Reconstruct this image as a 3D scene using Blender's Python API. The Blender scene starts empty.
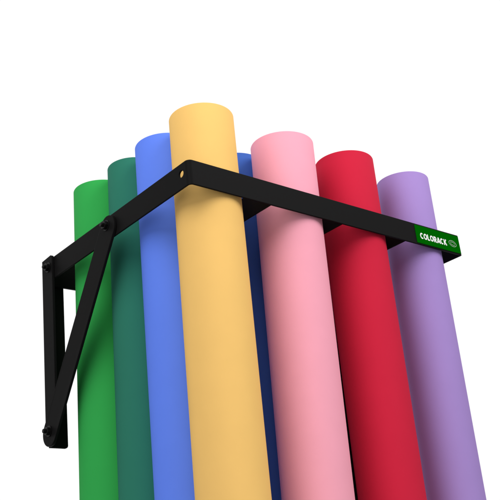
import bpy, bmesh, math
from mathutils import Vector, Matrix

scene = bpy.context.scene
COL = scene.collection

# ------------------------------------------------------------------ camera
CAM_POS = Vector((-0.47607, -0.60002, -0.41789))
YAW, PITCH, ROLL = 0.73307, 0.39522, -0.11498
fw = Vector((math.sin(YAW) * math.cos(PITCH), math.cos(YAW) * math.cos(PITCH), math.sin(PITCH)))
rt = fw.cross(Vector((0, 0, 1))).normalized()
up = rt.cross(fw)
right = math.cos(ROLL) * rt + math.sin(ROLL) * up
upv = -math.sin(ROLL) * rt + math.cos(ROLL) * up
cam_data = bpy.data.cameras.new("camera")
cam_data.sensor_width = 36.0
cam_data.lens = 930.66 / 500.0 * 36.0
cam_data.clip_start = 0.01
cam_data.clip_end = 100.0
cam = bpy.data.objects.new("camera", cam_data)
cam.matrix_world = Matrix((
    (right.x, upv.x, -fw.x, CAM_POS.x),
    (right.y, upv.y, -fw.y, CAM_POS.y),
    (right.z, upv.z, -fw.z, CAM_POS.z),
    (0, 0, 0, 1)))
COL.objects.link(cam)
scene.camera = cam

# ------------------------------------------------------------------ white studio surround
# The sweep of white behind the rack is bright, the studio behind the photographer is dim.
WORLD_DIM = 0.27
world = bpy.data.worlds.new("World")
scene.world = world
world.use_nodes = True
nt = world.node_tree
nt.nodes.clear()
w_out = nt.nodes.new("ShaderNodeOutputWorld")
w_bg = nt.nodes.new("ShaderNodeBackground")
w_tc = nt.nodes.new("ShaderNodeTexCoord")
w_dot = nt.nodes.new("ShaderNodeVectorMath"); w_dot.operation = 'DOT_PRODUCT'
w_dot.inputs[1].default_value = (0.52, 0.66, 0.54)
w_map = nt.nodes.new("ShaderNodeMapRange")
w_map.interpolation_type = 'SMOOTHSTEP'
w_map.inputs['From Min'].default_value = 0.28
w_map.inputs['From Max'].default_value = 0.62
w_map.inputs['To Min'].default_value = WORLD_DIM
w_map.inputs['To Max'].default_value = 1.02
nt.links.new(w_tc.outputs['Generated'], w_dot.inputs[0])
nt.links.new(w_dot.outputs['Value'], w_map.inputs['Value'])
w_bg.inputs['Color'].default_value = (1, 1, 1, 1)
nt.links.new(w_map.outputs['Result'], w_bg.inputs['Strength'])
nt.links.new(w_bg.outputs['Background'], w_out.inputs['Surface'])

# ------------------------------------------------------------------ lamps
def softbox(name, loc, target, size, power, color=(1, 1, 1)):
    d = bpy.data.lights.new(name, 'AREA')
    d.shape = 'SQUARE'
    d.size = size
    d.energy = power
    d.color = color
    o = bpy.data.objects.new(name, d)
    o.location = loc
    o.rotation_euler = (Vector(target) - Vector(loc)).to_track_quat('-Z', 'Y').to_euler()
    COL.objects.link(o)
    return o

softbox("side_softbox", (-0.94, -0.48, 0.74), (0.08, 0.10, -0.05), 1.10, 12.2, (1.0, 0.985, 0.96))
softbox("front_softbox", (0.62, -1.20, 0.85), (0.20, 0.04, -0.15), 1.1, 18.5, (1.0, 0.985, 0.97))
softbox("low_fill_softbox", (-1.35, -0.55, -0.30), (0.10, 0.08, -0.10), 0.9, 3.9, (1.0, 0.99, 0.98))

scene.view_settings.view_transform = 'Standard'
scene.view_settings.look = 'None'
scene.view_settings.exposure = 0.0
scene.view_settings.gamma = 1.0

# ------------------------------------------------------------------ materials
def lin(c):
    return tuple(((v / 255.0) / 12.92) if v <= 10 else (((v / 255.0) + 0.055) / 1.055) ** 2.4 for v in c)

def base_mat(name):
    m = bpy.data.materials.new(name)
    m.use_nodes = True
    return m, m.node_tree, m.node_tree.nodes["Principled BSDF"]

def paper_mat(name, rgb):
    m, t, b = base_mat(name)
    c = lin(rgb)
    b.inputs['Roughness'].default_value = 0.75
    b.inputs['Specular IOR Level'].default_value = 0.03
    tc = t.nodes.new("ShaderNodeTexCoord")
    # broad faint mottling of the dyed stock
    n1 = t.nodes.new("ShaderNodeTexNoise")
    n1.inputs['Scale'].default_value = 38.0
    n1.inputs['Detail'].default_value = 5.0
    mix = t.nodes.new("ShaderNodeMix"); mix.data_type = 'RGBA'
    mix.inputs[6].default_value = (*[v * 0.965 for v in c], 1)
    mix.inputs[7].default_value = (*[min(1, v * 1.035) for v in c], 1)
    t.links.new(tc.outputs['Object'], n1.inputs['Vector'])
    t.links.new(n1.outputs['Fac'], mix.inputs[0])
    t.links.new(mix.outputs[2], b.inputs['Base Color'])
    # paper grain plus the very slight waviness of a wound roll
    n2 = t.nodes.new("ShaderNodeTexNoise")
    n2.inputs['Scale'].default_value = 1100.0
    n2.inputs['Detail'].default_value = 2.0
    mp = t.nodes.new("ShaderNodeMapping")
    mp.inputs['Scale'].default_value = (14, 14, 5)
    n3 = t.nodes.new("ShaderNodeTexNoise")
    n3.inputs['Scale'].default_value = 1.0
    n3.inputs['Detail'].default_value = 1.0
    t.links.new(tc.outputs['Object'], n2.inputs['Vector'])
    t.links.new(tc.outputs['Object'], mp.inputs['Vector'])
    t.links.new(mp.outputs['Vector'], n3.inputs['Vector'])
    b1 = t.nodes.new("ShaderNodeBump")
    b1.inputs['Strength'].default_value = 0.10
    b1.inputs['Distance'].default_value = 0.0004
    b2 = t.nodes.new("ShaderNodeBump")
    b2.inputs['Strength'].default_value = 0.25
    b2.inputs['Distance'].default_value = 0.0016
    t.links.new(n3.outputs['Fac'], b2.inputs['Height'])
    t.links.new(n2.outputs['Fac'], b1.inputs['Height'])
    t.links.new(b2.outputs['Normal'], b1.inputs['Normal'])
    t.links.new(b1.outputs['Normal'], b.inputs['Normal'])
    return m

def powder_mat(name, v, spec, rough):
    m, t, b = base_mat(name)
    b.inputs['Base Color'].default_value = (v, v * 0.97, v, 1)
    b.inputs['Roughness'].default_value = rough
    b.inputs['Specular IOR Level'].default_value = spec
    tc = t.nodes.new("ShaderNodeTexCoord")
    n = t.nodes.new("ShaderNodeTexNoise")
    n.inputs['Scale'].default_value = 1500.0
    n.inputs['Detail'].default_value = 2.0
    bp = t.nodes.new("ShaderNodeBump")
    bp.inputs['Strength'].default_value = 0.18
    bp.inputs['Distance'].default_value = 0.0003
    t.links.new(tc.outputs['Object'], n.inputs['Vector'])
    t.links.new(n.outputs['Fac'], bp.inputs['Height'])
    t.links.new(bp.outputs['Normal'], b.inputs['Normal'])
    return m

def print_mat(name, c, rough=0.6, spec=0.0):
    m, t, b = base_mat(name)
    b.inputs['Base Color'].default_value = (*c, 1)
    b.inputs['Roughness'].default_value = rough
    b.inputs['Specular IOR Level'].default_value = spec
    return m

BLACK = powder_mat("black_powder_coat", 0.0088, 0.028, 0.5)
BOLT = powder_mat("black_bolt_steel", 0.004, 0.15, 0.4)
GREEN = print_mat("green_sticker", (0.0002, 0.112, 0.0008))
WHITE = print_mat("white_print", (0.90, 0.91, 0.90))
SILVER = print_mat("pale_green_print", (0.30, 0.42, 0.30))

# ------------------------------------------------------------------ mesh helpers
def link_mesh(name, bm, mat, parent=None, bevel=0.0, smooth=False):
    bmesh.ops.recalc_face_normals(bm, faces=bm.faces)
    me = bpy.data.meshes.new(name)
    bm.to_mesh(me)
    bm.free()
    me.materials.append(mat)
    if smooth:
        for p in me.polygons:
            p.use_smooth = True
    o = bpy.data.objects.new(name, me)
    COL.objects.link(o)
    if parent:
        o.parent = parent
    if bevel:
        b = o.modifiers.new("edge", 'BEVEL')
        b.width = bevel
        b.segments = 2
        b.limit_method = 'ANGLE'
        b.angle_limit = math.radians(40)
    return o

def prism(bm, pts, a, b, place):
    """polygon pts swept from a to b; place(u, v, w) -> 3D"""
    lo = [bm.verts.new(place(u, v, a)) for u, v in pts]
    hi = [bm.verts.new(place(u, v, b)) for u, v in pts]
    n = len(pts)
    bm.faces.new(lo)
    bm.faces.new(hi[::-1])
    for i in range(n):
        bm.faces.new((lo[i], lo[(i + 1) % n], hi[(i + 1) % n], hi[i]))

XY = lambda u, v, w: (u, v, w)         # swept along z
YZ = lambda u, v, w: (w, u, v)         # swept along x
XZ = lambda u, v, w: (u, w, v)         # swept along y

def box(bm, x0, x1, y0, y1, z0, z1):
    prism(bm, [(x0, y0), (x1, y0), (x1, y1), (x0, y1)], z0, z1, XY)

def arc(cx, cy, r, a0, a1, n):
    return [(cx + r * math.cos(math.radians(a0 + (a1 - a0) * i / n)),
             cy + r * math.sin(math.radians(a0 + (a1 - a0) * i / n))) for i in range(n + 1)]

# ------------------------------------------------------------------ the rack
T = 0.002            # plate thickness
H = 0.02574          # bar height
L = 0.4000           # length of the front bar
WALL = 0.2775        # wall plane (back of the bracket)

rack = bpy.data.objects.new("wall_rack", None)
COL.objects.link(rack)
rack.empty_display_size = 0.05
rack["label"] = "black metal wall rack with a bent flat bar, diagonal brace and green label"
rack["category"] = "rack"

# bent bar: left side, rounded corner, front, tight right corner, right side
R1, R2 = 0.0052, 0.0025
outer = [(0, WALL - 0.004)] + arc(R1, R1, R1, 180, 270, 12) + arc(L - R2, R2, R2, 270, 360, 6) + [(L, WALL - 0.004)]
inner = [(L - T, WALL - 0.004)] + arc(L - R2, R2, R2 - T, 360, 270, 6) + arc(R1, R1, R1 - T, 270, 180, 12) + [(T, WALL - 0.004)]
bm = bmesh.new()
prism(bm, outer + inner, -H, 0.0, XY)
bar = link_mesh("bent_bar", bm, BLACK, rack)
# the round hole near the corner, cut for real
bm = bmesh.new()
prism(bm, arc(0.0123, -0.0106, 0.0035, 0, 345, 23), -0.01, 0.0095, YZ)
cutter = link_mesh("hole_cutter", bm, BLACK)
md = bar.modifiers.new("hole", 'BOOLEAN')
md.operation = 'DIFFERENCE'
md.solver = 'EXACT'
md.object = cutter
dg = bpy.context.evaluated_depsgraph_get()
cut = bpy.data.meshes.new_from_object(bar.evaluated_get(dg))
cut.name = "bent_bar"
bar.modifiers.clear()
bar.data = cut
bpy.data.objects.remove(cutter)
bv = bar.modifiers.new("edge", 'BEVEL')
bv.width = 0.0005; bv.segments = 2; bv.limit_method = 'ANGLE'; bv.angle_limit = math.radians(50)

# dividers between the lanes, tabbed against front and back bars
for k in range(3):
    x = 0.1 * (k + 1)
    bm = bmesh.new()
    box(bm, x - T / 2, x + T / 2, T + 0.0002, WALL - 0.0065, -H + 0.0003, -0.0004)
    link_mesh("divider", bm, BLACK, rack, 0.0004)

# back bar on the wall
bm = bmesh.new()
box(bm, 0.0035, L - 0.0035, WALL - 0.0062, WALL - 0.0032, -0.0292, 0.0030)
link_mesh("back_bar", bm, BLACK, rack, 0.0004)

# wall bracket: an L angle, flange outside the bar and plate on the wall
Z1, Z0 = 0.0016, -0.2105
bm = bmesh.new()
c = 0.010
prism(bm, [(WALL - 0.0225, Z0 + c + 0.004), (WALL - 0.0225 + c, Z0 + 0.004), (WALL, Z0 + 0.004), (WALL, Z1 - 0.001),
           (WALL - 0.0195, Z1)] + [(WALL - 0.0215, Z1 - 0.001), (WALL - 0.0225, Z1 - 0.003)],
      -0.0033, -0.0003, YZ)
link_mesh("bracket_flange", bm, BLACK, rack, 0.0004)
bm = bmesh.new()
prism(bm, [(-0.0001, Z0), (0.0185, Z0)] + arc(0.0185, Z0 + 0.003, 0.003, -90, 0, 5) + [(0.0215, Z1 - 0.002), (-0.0001, Z1 - 0.002)],
      WALL - 0.0030, WALL, XZ)
link_mesh("bracket_plate", bm, BLACK, rack, 0.0004)

# diagonal brace, rounded ends, on the outside
PT, PB = Vector((0.1386, -0.0150)), Vector((0.2632, -0.1982))
d = (PB - PT).normalized()
RB = 0.0139
ang = math.degrees(math.atan2(d.y, d.x))
pts = arc(PB.x, PB.y, RB, ang - 90, ang + 90, 20) + arc(PT.x, PT.y, RB, ang + 90, ang + 270, 20)
bm = bmesh.new()
def brace_place(u, v, w):
    s = (Vector((u, v)) - PT).dot(d) / (PB - PT).length
    return (w - 0.0035 * min(1, max(0, s)), u, v)
prism(bm, pts, -0.0034, -0.0004, brace_place)
link_mesh("brace", bm, BLACK, rack, 0.0004)

# bolts: washer, hexagon nut and the stub of the thread pointing outwards
def bolt(y, z, x, rot):
    bm = bmesh.new()
    prism(bm, arc(y, z, 0.0058, 0, 345, 23), x - 0.0009, x - 0.0001, YZ)
    b = link_mesh("bolt", bm, BOLT, rack, 0.0002)
    bm = bmesh.new()
    prism(bm, arc(y, z, 0.0046, rot, rot + 300, 5), x - 0.0042, x - 0.0009, YZ)
    link_mesh("nut", bm, BOLT, b, 0.0004)
    bm = bmesh.new()
    prism(bm, arc(y, z, 0.0023, 0, 345, 15), x - 0.0072, x - 0.0042, YZ)
    link_mesh("thread", bm, BOLT, b, 0.0005)
bolt(0.1395, -0.0115, -0.0034, 10)
bolt(0.2630, -0.0115, -0.0033, 35)
bolt(0.2632, -0.1962, -0.0069, 20)

# green label with lettering and emblem on the right end of the front bar
S0, S1, SZ0, SZ1 = 0.3187, 0.3978, -0.0243, -0.0018
bm = bmesh.new()
box(bm, S0, S1, -0.0006, -0.0001, SZ0, SZ1)
sign = link_mesh("label_plate", bm, GREEN, rack, 0.0002)

def ribbon(bm, pts, w, closed, y0=-0.00071, y1=-0.00062):
    n = len(pts)
    L_, R_ = [], []
    for i in range(n):
        p = Vector(pts[i])
        a = Vector(pts[(i - 1) % n]) if (closed or i > 0) else p
        b = Vector(pts[(i + 1) % n]) if (closed or i < n - 1) else p
        t = (b - a).normalized()
        nn = Vector((-t.y, t.x)) * w / 2
        L_.append(p + nn); R_.append(p - nn)
    for i in range(n if closed else n - 1):
        j = (i + 1) % n
        q = [L_[i], L_[j], R_[j], R_[i]]
        prism(bm, [(v.x, v.y) for v in q], y0, y1, XZ)

# lettering: every glyph drawn from heavy strokes in a unit cell (u across, v up)
def ell(a0, a1, n=18, rx=0.36, ry=0.40):
    return [(0.5 + rx * math.cos(math.radians(a0 + (a1 - a0) * i / n)), 0.5 + ry * math.sin(math.radians(a0 + (a1 - a0) * i / n))) for i in range(n + 1)]
GLYPH = {
    'C': [(ell(48, 312), False)],
    'O': [(ell(0, 345, 23), True)],
    'L': [([(0.24, 1.0), (0.24, 0.0)], False), ([(0.24, 0.105), (0.86, 0.105)], False)],
    'R': [([(0.22, 1.0), (0.22, 0.0)], False),
          ([(0.22, 0.895), (0.52, 0.895)] + [(0.52 + 0.23 * math.cos(math.radians(a)), 0.655 + 0.24 * math.sin(math.radians(a))) for a in range(75, -76, -15)] + [(0.52, 0.415), (0.22, 0.415)], False),
          ([(0.50, 0.42), (0.80, 0.0)], False)],
    'A': [([(0.50, 0.98), (0.10, 0.0)], False), ([(0.50, 0.98), (0.90, 0.0)], False), ([(0.25, 0.27), (0.75, 0.27)], False)],
    'K': [([(0.22, 1.0), (0.22, 0.0)], False), ([(0.26, 0.36), (0.82, 1.0)], False), ([(0.42, 0.52), (0.86, 0.0)], False)],
}
bm = bmesh.new()
TX0, TX1, TZ0, TZ1 = 0.3258, 0.3734, -0.0182, -0.0107
widths = {'C': 1.0, 'O': 1.06, 'L': 0.84, 'R': 0.98, 'A': 1.06, 'K': 1.0}
word = "COLORACK"
unit = (TX1 - TX0) / sum(widths[c] for c in word)
x = TX0
for ch in word:
    w = widths[ch] * unit
    for layer, (stroke, closed) in enumerate(GLYPH[ch]):
        ribbon(bm, [(x + u * w, TZ0 + v * (TZ1 - TZ0)) for u, v in stroke], 0.00165, closed,
               -0.00066 - 0.000012 * layer, -0.00062)
    x += w
link_mesh("lettering", bm, WHITE, sign)

bm = bmesh.new()
ex, ez = 0.3842, -0.0136
tilt = math.radians(-8)
def emb(u, v):
    return (ex + u * math.cos(tilt) - v * math.sin(tilt), ez + u * math.sin(tilt) + v * math.cos(tilt))
out = []
for i in range(36):
    a = 2 * math.pi * i / 36
    cu_ = math.cos(a); sv = math.sin(a)
    out.append(emb(0.0068 * cu_, 0.0037 * math.copysign(abs(sv) ** 1.25, sv)))
ribbon(bm, out, 0.00075, True)
ribbon(bm, [emb(0.0042 * math.cos(a), 0.0001 + 0.0017 * math.sin(a)) for a in [math.radians(15 + 10 * k) for k in range(16)]], 0.00065, False)
ribbon(bm, [emb(0.0042 * math.cos(a), -0.0001 + 0.0017 * math.sin(a)) for a in [math.radians(195 + 10 * k) for k in range(16)]], 0.00065, False)
link_mesh("emblem", bm, SILVER, sign)

# ------------------------------------------------------------------ the paper rolls
def roll(kind_label, rgb, cx, cy, tx, ty, r, zt, length=1.35):
    """a hollow wound roll; (cx, cy) is where its axis crosses z = 0"""
    bm = bmesh.new()
    N = 128
    e = 0.0007
    prof = [(0.0225, 0.0), (0.0225, -length), (r - e, -length), (r, -length + e)]
    prof += [(r, -length + (length - e) * k / 12) for k in range(1, 12)]
    prof += [(r, -e), (r - 0.3 * e, -0.3 * e), (r - e, 0.0)]
    rings = []
    for (rad, z) in prof:
        rings.append([bm.verts.new((rad * math.cos(2 * math.pi * i / N), rad * math.sin(2 * math.pi * i / N), z)) for i in range(N)])
    for k in range(len(rings)):
        A, B = rings[k], rings[(k + 1) % len(rings)]
        for i in range(N):
            bm.faces.new((A[i], A[(i + 1) % N], B[(i + 1) % N], B[i]))
    o = link_mesh("paper_roll", bm, paper_mat("paper", rgb), None)
    for p in o.data.polygons:
        p.use_smooth = abs(p.normal.z) < 0.6
    ax = Vector((tx, ty, 1)).normalized()
    o.location = (cx + tx * zt, cy + ty * zt, zt)
    o.rotation_euler = ax.to_track_quat('Z', 'Y').to_euler()
    o["label"] = kind_label
    o["category"] = "paper roll"
    o["group"] = "rolls of coloured backdrop paper standing in the rack"
    return o

roll("yellow paper roll in the bent front corner of the black rack", (247, 200, 118), 0.05054, 0.03762, 0.01278, -0.00397, 0.03309, 0.0768)
roll("bright blue paper roll beside the yellow roll behind the left bar", (102, 138, 250), 0.05284, 0.10405, 0.00405, -0.0103, 0.03299, 0.07711)
roll("dark teal green paper roll between the bright green and bright blue rolls", (50, 124, 104), 0.05265, 0.16693, 0.01099, -0.0142, 0.02956, 0.0807)
roll("bright green paper roll behind the diagonal brace nearest the wall bracket", (56, 174, 84), 0.05035, 0.23024, 0.00946, -0.01402, 0.03345, 0.07991)
roll("navy blue paper roll mostly hidden in the gap between yellow and pink", (68, 106, 190), 0.14778, 0.10701, 0.0098, -0.01422, 0.03342, 0.08005)
roll("black paper roll added to darken the gap between the pink and red rolls", (24, 22, 24), 0.2490, 0.1080, 0.0100, -0.0142, 0.0325, 0.0770)  # added roll: blocks back light and stands in for deep shade in the gap
roll("pink paper roll between the yellow and red rolls behind the front bar", (250, 170, 190), 0.15979, 0.03816, 0.02171, -0.01887, 0.03437, 0.07494)
roll("red paper roll between the pink and purple rolls behind the front bar", (207, 40, 66), 0.25840, 0.03860, 0.01700, -0.00750, 0.03400, 0.07900)
roll("light purple paper roll behind the green label at the end of the front bar", (168, 140, 207), 0.35700, 0.03614, 0.01342, -0.01206, 0.03169, 0.07688)
